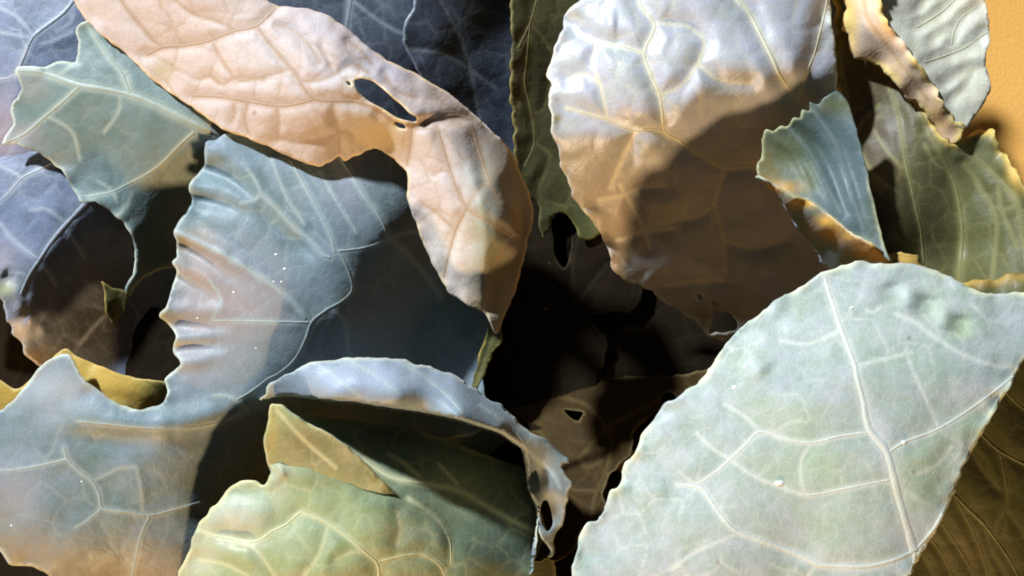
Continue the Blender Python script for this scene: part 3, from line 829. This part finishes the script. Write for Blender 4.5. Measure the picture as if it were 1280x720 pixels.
# ---------------------------------------------------------------- centre and left
# lobed blue-green leaf
lf = Leaf("lobed blue-green leaf with a wrinkled pinkish lobe, in the left half of the heap", M['blue'])
lf.patch([(330, 155), (300, 160), (283, 167), (268, 175), (258, 178), (254, 192), (256, 206), (246, 218), (237, 228), (236, 240), (240, 250), (234, 264), (222, 280), (217, 291), (221, 304), (220, 320), (215, 328), (221, 343), (214, 362), (208, 382), (200, 395), (211, 406), (219, 419), (217, 440), (226, 455), (215, 465), (206, 475),
          (210, 487), (206, 499), (198, 506), (186, 510), (174, 512), (158, 508), (146, 503), (134, 496), (122, 487), (110, 479), (101, 470), (97, 460), (87, 443), (78, 442), (69, 447), (56, 453), (45, 464), (37, 475), (30, 485), (20, 497), (10, 506), (0, 513), (-70, 530),
          (-70, 640), (-20, 670), (0, 689), (14, 706), (35, 708), (59, 718), (90, 760), (100, 860), (240, 860), (262, 700), (300, 640), (360, 590), (420, 560), (600, 540), (604, 470), (622, 380), (622, 300), (615, 240), (560, 210), (505, 188), (470, 178), (430, 172)],
         [(330, 120, 225), (300, 170, 238), (258, 180, 236), (254, 206, 228), (238, 240, 228), (217, 291, 234), (220, 320, 232), (200, 395, 236), (219, 430, 234), (208, 480, 236), (174, 512, 244), (122, 487, 252), (85, 445, 258), (45, 466, 254), (0, 513, 246), (-70, 530, 240),
          (-70, 640, 244), (0, 689, 214), (60, 718, 200), (90, 760, 150), (230, 770, 140), (170, 860, 60), (262, 700, 170), (300, 640, 150), (330, 580, 162), (360, 500, 195), (420, 560, 100), (600, 540, 95), (622, 380, 100), (640, 330, 90), (560, 110, 190),
          (300, 240, 238), (380, 300, 236), (300, 330, 240), (385, 403, 230), (300, 420, 234), (330, 470, 226), (480, 290, 230), (440, 335, 226), (480, 220, 232), (540, 260, 195), (500, 350, 172), (540, 400, 96), (600, 420, 100), (430, 400, 214), (600, 470, 98), (540, 460, 85), (600, 330, 90), (100, 530, 252), (200, 540, 242), (80, 590, 238), (140, 620, 226), (200, 650, 206), (30, 650, 234), (120, 690, 208), (260, 580, 208)],
         veins=[(3.5, 5.0, [(326, 242), (348, 262), (368, 284), (388, 302), (406, 320), (413, 322)]), (4.0, 4.0, [(364, 201), (385, 240), (400, 268), (412, 292), (419, 316)]),
                (4.5, 6.0, [(425, 196), (440, 220), (458, 249), (470, 264), (478, 278), (487, 297)]), (4.0, 3.0, [(487, 297), (510, 318), (531, 343), (552, 372)]), (4.0, 4.0, [(487, 297), (468, 306), (448, 311), (422, 314)]),
                (4.0, 4.5, [(424, 314), (436, 340), (440, 362), (428, 376), (410, 386)]), (4.5, 5.5, [(410, 386), (390, 402), (382, 424), (368, 450), (350, 466), (333, 475)]), (4.5, 3.0, [(385, 403), (340, 402), (300, 401), (264, 401)]),
                (4.5, 4.0, [(382, 398), (366, 378), (347, 360), (320, 342), (292, 325), (256, 306), (222, 290)]),
                (4.5, 3.5, [(309, 514), (278, 527), (252, 533), (226, 536), (167, 534), (130, 530), (97, 527)]), (3.5, 3.0, [(309, 514), (290, 496), (267, 494)]), (4.0, 3.5, [(333, 475), (310, 492), (295, 500)]),
                (4.5, 4.0, [(80, 560), (84, 574), (100, 590), (115, 602), (124, 618), (128, 635), (158, 640), (187, 644), (220, 636), (250, 628)]), (3.4, 2.4, [(84, 574), (58, 580), (31, 585), (5, 588), (-20, 585)]), (3.2, 2, [(187, 644), (176, 670), (168, 706), (162, 740)]), (3.0, 2, [(128, 635), (110, 650), (94, 660)])],
         minor=[[(310, 212), (322, 230), (326, 242)], [(326, 242), (318, 250), (300, 254)], [(430, 318), (442, 345), (441, 367)], [(170, 584), (176, 610), (178, 642)], [(410, 386), (430, 400), (436, 440)], [(264, 401), (276, 375), (262, 350)], [(400, 215), (420, 250), (445, 290)], [(340, 200), (355, 240), (380, 280)], [(115, 602), (150, 585), (170, 584)], [(487, 297), (520, 290), (560, 300)]],
         fans=[([(250, 210), (285, 222), (318, 250), (352, 284)], 8, -8), ([(232, 248), (268, 254), (310, 268), (350, 300)], 7, -8), ([(232, 234), (270, 237), (308, 252), (350, 290)], 9, 5), ([(250, 188), (290, 198), (330, 240), (372, 290)], 12, 6),
               ([(216, 288), (280, 318), (340, 356), (384, 400)], 9, 8), ([(216, 304), (262, 330), (320, 368)], 8, -7), ([(214, 326), (262, 350), (330, 386)], 10, 6), ([(214, 344), (255, 362), (310, 388)], 8, -6), ([(198, 388), (250, 388), (330, 398)], 10, 6), ([(205, 406), (250, 408), (330, 408)], 8, -5),
               ([(214, 422), (262, 420), (330, 414)], 9, 5), ([(214, 438), (260, 434), (320, 424)], 8, -4), ([(222, 456), (262, 448), (320, 434)], 9, 5)],
         ridges=[([(312, 250), (345, 282), (400, 330)], 9, -4),
                 ([(70, 505), (130, 524), (200, 528), (280, 512), (340, 476)], 16, 10), ([(60, 560), (100, 548), (200, 560)], 16, -4)],
         tints=[(244, 344, 26, 7, (0.40, 0.25, 0.13), 0.6), (250, 408, 36, 6, (0.40, 0.25, 0.15), 0.6), (240, 436, 20, 6, (0.40, 0.26, 0.16), 0.5), (238, 306, 20, 8, (0.40, 0.27, 0.14), 0.5), (290, 385, 70, 60, (0.36, 0.30, 0.29), 0.8), (250, 345, 40, 50, (0.42, 0.32, 0.26), 0.6), (240, 300, 26, 16, (0.44, 0.33, 0.22), 0.5), (440, 230, 30, 60, (0.28, 0.26, 0.30), 0.5), (240, 450, 50, 40, (0.40, 0.39, 0.41), 0.6), (80, 486, 70, 32, (0.44, 0.48, 0.50), 0.7), (20, 696, 50, 30, (0.40, 0.27, 0.13), 0.5), (180, 722, 110, 44, (0.26, 0.16, 0.04), 0.7), (15, 620, 40, 40, (0.42, 0.38, 0.38), 0.5)],  # bright upper rim, warm-lit pinkish lobe and bottom edge painted into the tints
         bul=-1.6, bscale=9, tert=44, tert_amp=0.6, serr=1.2, ruffle=3, rim=4.0, undul=4, vein_h=0.9, lam=4)
for (x, y, r) in ((335, 170, 1.6), (345, 318, 2.0), (356, 336, 2.2), (352, 352, 1.8), (292, 365, 1.8), (342, 352, 1.6), (247, 398, 1.7), (320, 435, 1.3), (14, 657, 1.7), (102, 602, 1.6)):
    lf.speck(x, y, r * 0.8)

# arched pink leaf
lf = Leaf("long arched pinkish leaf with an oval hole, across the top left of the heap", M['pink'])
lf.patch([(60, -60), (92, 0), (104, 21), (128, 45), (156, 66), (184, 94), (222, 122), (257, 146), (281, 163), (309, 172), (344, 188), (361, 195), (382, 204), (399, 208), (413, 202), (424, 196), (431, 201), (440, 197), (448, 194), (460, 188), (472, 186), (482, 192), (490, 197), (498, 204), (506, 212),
          (510, 224), (509, 236), (509, 250), (514, 263), (528, 301), (540, 328), (552, 350), (561, 366), (570, 372), (594, 386), (606, 391), (614, 405), (621, 418), (625, 409), (634, 388), (643, 368), (651, 339), (660, 300), (667, 268), (664, 248), (655, 225), (642, 194), (628, 176), (607, 156),
          (583, 135), (559, 115), (538, 104), (521, 92), (493, 80), (465, 62), (450, 50), (437, 38), (427, 31), (410, 19), (382, 10), (347, 7), (333, 0), (300, -60)],
         [(60, -60, 218), (92, 0, 218), (156, 66, 221), (222, 122, 227), (281, 163, 244), (344, 188, 250), (399, 207, 250), (440, 198, 250), (472, 187, 252), (506, 212, 258), (509, 250, 258), (528, 301, 250), (561, 366, 246), (606, 391, 250), (623, 416, 234), (641, 372, 205), (652, 339, 185), (661, 300, 175), (666, 258, 180), (655, 225, 190), (642, 194, 205), (607, 156, 225), (559, 115, 255), (521, 92, 272), (465, 62, 284), (427, 31, 288), (382, 10, 285), (333, 0, 282), (300, -60, 280),
          (150, 0, 238), (220, 40, 250), (300, 60, 280), (380, 60, 298), (300, 120, 270), (380, 150, 290), (440, 100, 304), (460, 150, 290), (510, 130, 298), (540, 170, 292), (560, 230, 288), (600, 220, 286), (590, 300, 278), (560, 320, 266), (615, 340, 264), (640, 272, 272), (250, -20, 280), (585, 160, 266), (630, 215, 262), (640, 310, 258)],
         holes=[[(443, 101), (450, 97), (458, 98), (466, 101), (482, 113), (494, 124), (502, 131), (512, 141), (521, 147), (519, 153), (510, 152), (496, 148), (479, 137), (466, 130), (457, 124), (447, 114)], [(492, 152), (498, 153), (505, 156), (507, 161), (499, 160), (494, 156)], [(434, 101), (438, 103), (438, 107), (434, 105)]],
         veins=[(4.5, 4.0, [(184, 68), (203, 59), (229, 57), (257, 52), (278, 44), (295, 38), (319, 33), (335, 20), (347, 7)]), (4.0, 3.5, [(203, 59), (190, 48), (181, 38), (166, 20), (153, 3), (140, -20)]),
                (4.5, 4.0, [(323, 36), (335, 52), (347, 66), (358, 79), (368, 90), (378, 108), (392, 123), (415, 126), (440, 126), (456, 130), (469, 135), (489, 149), (503, 156), (517, 157), (541, 151), (569, 144), (590, 150)]),
                (4.5, 4.0, [(240, 119), (258, 120), (278, 121), (312, 127), (347, 132), (370, 130), (392, 124)]), (3.2, 2.6, [(545, 158), (553, 182), (562, 212), (570, 235), (575, 250)]), (3.4, 3.0, [(590, 158), (598, 186), (607, 215), (618, 240), (640, 268), (650, 290)]),
                (3.2, 2.6, [(514, 160), (513, 180), (508, 206)]), (3.2, 2.8, [(573, 235), (583, 259), (611, 277), (642, 297)]), (3.2, 2.6, [(583, 259), (575, 275), (569, 288), (560, 320), (554, 346)])],
         minor=[[(293, 132), (293, 142), (289, 152)], [(345, 134), (348, 150), (347, 175)], [(415, 130), (419, 148), (424, 168), (424, 190)], [(267, 56), (280, 80), (296, 100)], [(219, 0), (240, 16), (270, 26), (295, 37)], [(378, 102), (400, 100), (420, 92), (440, 80), (460, 90)], [(424, 168), (400, 175), (375, 178), (350, 172)], [(400, 60), (410, 78), (418, 92)], [(437, 52), (450, 62), (465, 80)], [(482, 92), (486, 104), (500, 115), (520, 122)],
                [(330, 100), (300, 95), (280, 105)], [(531, 256), (545, 265), (569, 288)], [(541, 218), (555, 212), (566, 218)], [(347, 30), (370, 40), (390, 60), (400, 78)], [(296, 100), (310, 100), (345, 92), (362, 86)], [(424, 168), (434, 164), (442, 172)], [(583, 259), (600, 235), (612, 225)], [(275, 105), (262, 95), (250, 98)], [(310, 128), (306, 150), (312, 170)], [(642, 297), (620, 330), (612, 385)]],
         ridges=[([(640, 275), (648, 300), (640, 350)], 7, 7), ([(600, 205), (625, 240), (648, 275)], 8, 5), ([(505, 156), (545, 152), (600, 148)], 7, -6), ([(575, 165), (592, 220), (600, 260), (606, 330), (612, 390)], 9, 5)],
         bul=5.5, bscale=8, tert=36, tert_amp=1.3, serr=1.0, ruffle=3, rim=3.0, undul=3.5, vein_h=0.45, lam=4,
         tints=[(470, 170, 34, 24, (0.58, 0.42, 0.13), 0.75), (205, 88, 14, 10, (0.42, 0.40, 0.16), 0.5), (598, 200, 26, 60, (0.31, 0.32, 0.30), 0.75), (628, 215, 22, 50, (0.20, 0.17, 0.10), 0.8), (620, 335, 24, 75, (0.20, 0.21, 0.09), 0.9), (655, 310, 16, 80, (0.10, 0.09, 0.05), 0.9), (603, 290, 20, 60, (0.29, 0.30, 0.20), 0.8), (647, 280, 8, 34, (0.62, 0.42, 0.14), 0.8), (560, 310, 24, 46, (0.66, 0.63, 0.54), 0.7), (600, 380, 18, 12, (0.60, 0.45, 0.2), 0.6), (490, 85, 70, 36, (0.42, 0.40, 0.45), 0.75), (400, 30, 50, 26, (0.48, 0.44, 0.46), 0.6), (443, 96, 14, 8, (0.8, 0.72, 0.64), 0.8)])  # hanging tip's dark right and pale left, lavender flank: painted shade and light
lf.patch([(612, 398), (618, 400), (626, 408), (628, 424), (622, 434), (614, 445), (609, 458), (604, 471), (598, 482), (588, 500), (590, 482), (594, 465), (599, 442), (607, 420)],
         [(612, 398, 242), (626, 408, 228), (628, 424, 222), (604, 471, 190), (588, 500, 172), (594, 465, 186), (599, 442, 200), (612, 430, 214)], name="drooping_tip", mat=M['olive'], tert=0, rim=2.0, grid=2.6, minor=[[(620, 410), (608, 445), (594, 485)]])

# curled leaf with shaded hollow
lf = Leaf("curled leaf with a pale blue rolled-back rim over a black hollow, bottom centre", M['blue'])
lf.patch([(300, 545), (312, 518), (332, 494), (333, 484), (350, 473), (368, 464), (385, 454), (406, 451), (420, 451), (437, 447), (472, 447), (490, 449), (507, 449), (520, 455), (535, 457), (552, 464), (569, 469), (584, 480), (597, 486), (609, 498), (622, 503), (632, 511), (642, 521), (649, 529), (663, 541), (676, 546), (684, 552), (694, 560), (703, 567), (709, 573), (712, 579), (704, 580), (702, 586), (707, 594),
          (714, 602), (712, 614), (710, 626), (706, 640), (703, 654), (697, 664), (692, 676), (693, 688), (690, 697), (684, 696), (688, 688), (684, 682), (679, 675), (674, 664), (673, 650), (676, 636), (670, 660), (660, 720), (540, 760), (360, 700), (325, 592), (319, 579), (306, 571), (302, 555)],
         [(300, 545, 232), (332, 490, 262), (368, 466, 292), (420, 451, 300), (472, 447, 302), (535, 457, 285), (569, 469, 278), (597, 486, 262), (632, 511, 252), (649, 529, 250), (684, 552, 240), (712, 578, 232), (714, 602, 228), (703, 654, 214), (690, 697, 198), (676, 640, 210), (420, 495, 322), (500, 500, 324), (573, 517, 322), (625, 535, 284), (654, 556, 252), (664, 600, 222),
          (340, 520, 240), (420, 520, 290), (520, 530, 280), (620, 565, 270), (650, 620, 262), (400, 640, 262), (540, 700, 262), (640, 690, 250), (320, 575, 236), (690, 610, 228)],
         steps=[([(328, 500), (354, 494), (382, 496), (420, 500), (440, 501), (472, 506), (524, 513), (573, 522), (594, 529), (625, 539), (642, 551), (654, 560), (659, 583), (662, 610), (672, 634), (672, 650), (666, 690)], 5, -235)],
         holes=[[(679, 626), (684, 626), (689, 639), (691, 654), (687, 664), (682, 663), (677, 650), (675, 637)]],
         veins=[(3.6, 2.4, [(500, 452), (530, 470), (560, 495), (580, 518)]), (3.0, 2.0, [(600, 506), (640, 535), (668, 572)])], minor=[[(440, 452), (470, 470), (500, 492)], [(400, 458), (430, 480), (450, 497)], [(668, 572), (690, 590), (700, 610)]],
         bul=1.5, tert=44, tert_amp=0.5, serr=1.4, ruffle=3, rim=3.2, undul=2.0, lam=3,
         tints=[(480, 475, 150, 30, (0.36, 0.41, 0.50), 0.8), (640, 545, 40, 24, (0.46, 0.48, 0.44), 0.6), (690, 615, 34, 70, (0.19, 0.22, 0.22), 0.85), (312, 548, 20, 34, (0.10, 0.13, 0.12), 0.8)])  # dark left end has its shade painted in

# yellow-green leaf at the bottom
lf = Leaf("yellow-green leaf with a folded olive tab, nested inside the curled leaf at the bottom", M['lime'])
lf.patch([(215, 760), (222, 720), (226, 709), (236, 689), (241, 672), (247, 657), (254, 648), (264, 636), (274, 626), (288, 609), (297, 603), (306, 600), (318, 601), (328, 606), (334, 602), (338, 592), (337, 578), (334, 566), (340, 540), (360, 520), (420, 524), (470, 530), (540, 545), (610, 570), (660, 590), (672, 625), (690, 690), (700, 760), (690, 880), (215, 880)],
         [(215, 880, 90), (450, 880, 90), (690, 880, 60), (215, 760, 225), (236, 689, 250), (254, 648, 262), (288, 609, 262), (328, 606, 266), (337, 570, 262), (360, 520, 206), (470, 530, 140), (610, 570, 105), (660, 600, 110), (690, 700, 130), (700, 760, 130), (400, 560, 262), (480, 590, 236), (480, 625, 268), (440, 610, 273), (400, 596, 274), (350, 584, 272), (430, 640, 274), (370, 640, 272), (300, 660, 270), (500, 680, 262), (560, 640, 222), (600, 700, 215), (640, 650, 165), (400, 720, 276), (540, 590, 205), (300, 740, 262)],
         veins=[(4.5, 4.0, [(430, 557), (455, 574), (489, 596), (535, 606), (573, 613), (607, 632), (640, 650), (675, 668)]), (4.0, 4.5, [(375, 640), (395, 647), (410, 654), (440, 676), (458, 692), (472, 706), (474, 740)]), (4.0, 3.0, [(375, 640), (358, 655), (340, 664), (326, 674), (312, 678), (280, 672), (250, 664)]),
                (3.6, 3.0, [(474, 702), (490, 698), (507, 694), (530, 694), (552, 710), (560, 740)]), (3.2, 2.4, [(510, 623), (530, 636), (548, 650), (562, 675), (564, 706)]), (3.0, 2.0, [(420, 657), (440, 676), (450, 690)])],
         minor=[[(486, 568), (506, 580), (524, 595)], [(548, 580), (560, 592), (573, 606)], [(497, 640), (500, 665), (497, 680)], [(312, 678), (330, 700), (350, 730)], [(250, 700), (280, 705), (310, 720)], [(410, 654), (400, 690), (380, 720)], [(420, 700), (440, 690), (456, 692)]],
         ridges=[([(495, 608), (540, 618), (600, 645)], 9, -7), ([(340, 575), (352, 590), (350, 602)], 7, 6), ([(262, 655), (300, 668), (330, 662)], 12, -4), ([(270, 630), (310, 640), (350, 640)], 18, 4), ([(250, 668), (290, 690), (340, 700)], 15, 3), ([(490, 600), (520, 625), (548, 660), (560, 700)], 12, 5)],
         tints=[(520, 580, 110, 55, (0.085, 0.145, 0.11), 0.9), (640, 650, 80, 70, (0.08, 0.12, 0.09), 0.9), (450, 545, 70, 30, (0.09, 0.16, 0.13), 0.8), (580, 700, 60, 50, (0.16, 0.24, 0.16), 0.7), (290, 650, 40, 30, (0.58, 0.57, 0.48), 0.7), (350, 600, 12, 26, (0.55, 0.52, 0.42), 0.6), (240, 705, 30, 30, (0.56, 0.55, 0.40), 0.6), (300, 675, 60, 14, (0.42, 0.34, 0.14), 0.5), (400, 625, 40, 30, (0.34, 0.44, 0.20), 0.5), (405, 604, 80, 11, (0.26, 0.27, 0.10), 0.6)],  # dark right and upper parts hold the curled rim's shadow as colour
         bul=4, bscale=11, tert=34, tert_amp=1.0, ruffle=4, rim=4.5, serr=1.2, undul=4)
lf.patch([(339, 505), (351, 507), (360, 513), (368, 519), (390, 532), (410, 542), (436, 560), (455, 578), (476, 600), (498, 620), (530, 640), (522, 652), (492, 646), (462, 634), (440, 626), (400, 614), (365, 606), (346, 598), (336, 584), (332, 566), (329, 554), (331, 542), (335, 528), (336, 514)],
         [(339, 505, 308), (368, 519, 310), (410, 542, 306), (455, 578, 290), (498, 620, 256), (530, 640, 226), (522, 652, 214), (483, 624, 262), (440, 606, 272), (400, 592, 276), (352, 580, 276), (329, 554, 288), (335, 528, 300), (390, 560, 292), (492, 642, 236), (440, 628, 256), (400, 616, 256), (350, 602, 254), (336, 584, 264)],
         name="folded_tab", minor=[[(345, 512), (380, 550), (420, 585)]], tert=40, tert_amp=0.4, rim=3, rim_amt=0.6, serr=0.8, ruffle=1.5, undul=2,
         tints=[(390, 555, 70, 38, (0.165, 0.165, 0.055), 0.85), (450, 590, 40, 22, (0.14, 0.16, 0.06), 0.85), (340, 540, 9, 40, (0.46, 0.36, 0.10), 0.6), (395, 600, 90, 11, (0.26, 0.28, 0.10), 0.7), (490, 618, 22, 16, (0.16, 0.20, 0.10), 0.8)])  # olive tints put the tab's shade and warm light into its colour

# big pale front leaf
lf = Leaf("large pale waxy leaf nearest the viewer, filling the lower right corner", M['pale'])
lf.patch([(700, 920), (690, 800), (713, 722), (715, 709), (722, 690), (724, 675), (730, 657), (738, 652), (748, 650), (755, 637), (762, 614), (771, 609), (776, 598), (778, 586), (781, 577), (790, 572), (797, 560), (805, 539), (812, 530), (819, 522), (830, 506), (842, 500), (860, 486), (872, 480), (882, 468), (892, 452), (909, 429), (923, 412), (944, 396), (972, 374), (1003, 357), (1029, 339), (1055, 332),
          (1076, 326), (1097, 329), (1125, 329), (1152, 332), (1173, 339), (1201, 353), (1218, 362), (1236, 367), (1280, 365), (1340, 370), (1340, 400), (1290, 440), (1274, 458), (1269, 472), (1258, 491), (1242, 518), (1225, 545), (1204, 585), (1191, 619), (1182, 640), (1166, 671), (1152, 692), (1142, 710), (1137, 720), (1110, 800), (1080, 920)],
         [(700, 920, 140), (1080, 920, 160), (690, 800, 330), (722, 690, 344), (762, 614, 346), (830, 506, 346), (909, 429, 340), (1003, 357, 332), (1076, 326, 326), (1173, 339, 330), (1280, 365, 334), (1340, 385, 336), (1000, 550, 380), (1060, 450, 374), (1116, 591, 386), (1200, 560, 376),
          (1269, 472, 362), (1191, 619, 374), (1142, 705, 374), (1110, 800, 360), (900, 760, 362), (860, 600, 364), (1180, 440, 368), (950, 470, 364), (1000, 690, 376), (800, 680, 358), (1150, 380, 348)],
         veins=[(13, 5, [(1143, 689), (1136, 664), (1130, 644), (1122, 616), (1116, 591), (1112, 575), (1106, 560), (1088, 539), (1082, 520), (1080, 505), (1071, 470), (1069, 457), (1052, 412), (1038, 370), (1031, 346)]),
                (8, 4.5, [(1143, 689), (1115, 701), (1083, 708), (1052, 708), (1024, 706), (1000, 694), (960, 679), (920, 664), (898, 640), (878, 612), (862, 607), (846, 606)]), (6.0, 4.5, [(1143, 689), (1155, 676), (1168, 660), (1178, 642)]), (7, 6, [(1143, 688), (1143, 704), (1138, 722), (1130, 760)]),
                (5.0, 3.0, [(1089, 540), (1050, 545), (1014, 553), (980, 548), (951, 539), (932, 556), (913, 574), (892, 592), (870, 606)]), (5.0, 4.5, [(1110, 566), (1130, 553), (1173, 536), (1215, 510), (1250, 484), (1266, 470)]), (2.9, 2.0, [(1173, 536), (1162, 508), (1148, 480), (1138, 455), (1132, 436)]), (4.2, 2.6, [(1112, 600), (1060, 610), (1010, 619), (980, 610), (945, 596), (913, 574)]),
                (2.9, 2.4, [(1120, 392), (1145, 404), (1172, 424), (1202, 442), (1232, 454), (1264, 462)])],
         minor=[[(1083, 388), (1092, 390), (1100, 384)], [(870, 540), (890, 560), (913, 574)], [(840, 712), (870, 690), (920, 668)], [(1020, 706), (1008, 724), (1000, 750)], [(951, 539), (930, 520), (905, 505)], [(1014, 553), (1000, 580), (1005, 618)], [(1190, 558), (1172, 580), (1148, 592)], [(1052, 412), (1010, 430), (975, 425)], [(1069, 457), (1100, 450), (1140, 440)]],
         ridges=[([(1112, 350), (1118, 385)], 15, -4), ([(1160, 365), (1156, 405)], 17, -6), ([(1202, 390), (1202, 425)], 14, -5), ([(1137, 352), (1138, 390)], 10, 3), ([(1182, 375), (1180, 415)], 10, 3), ([(790, 620), (840, 612)], 16, 3), ([(930, 440), (960, 470)], 16, 4)],
         tints=[(1160, 375, 20, 34, (0.30, 0.37, 0.24), 0.6), (1202, 408, 16, 16, (0.34, 0.42, 0.20), 0.7), (1108, 375, 18, 34, (0.36, 0.44, 0.32), 0.5), (1010, 585, 90, 34, (0.40, 0.50, 0.28), 0.5), (1060, 650, 70, 40, (0.42, 0.50, 0.34), 0.4), (980, 520, 60, 24, (0.42, 0.50, 0.32), 0.5), (1160, 580, 36, 40, (0.34, 0.44, 0.20), 0.55), (1215, 530, 34, 20, (0.36, 0.46, 0.22), 0.5), (1130, 450, 60, 40, (0.40, 0.48, 0.34), 0.4), (900, 650, 50, 30, (0.42, 0.48, 0.38), 0.4)],
         bul=1.2, bscale=14, tert=46, tert_amp=0.25, serr=1.8, ruffle=3.5, rim=6, rim_amt=0.8, undul=6, vein_h=0.7, grid=3.5)
for (x, y, r) in ((974, 604, 5.0), (1065, 385, 2.2), (918, 484, 2.6), (1130, 553, 3.0), (931, 458, 1.8)):
    lf.speck(x, y, r)
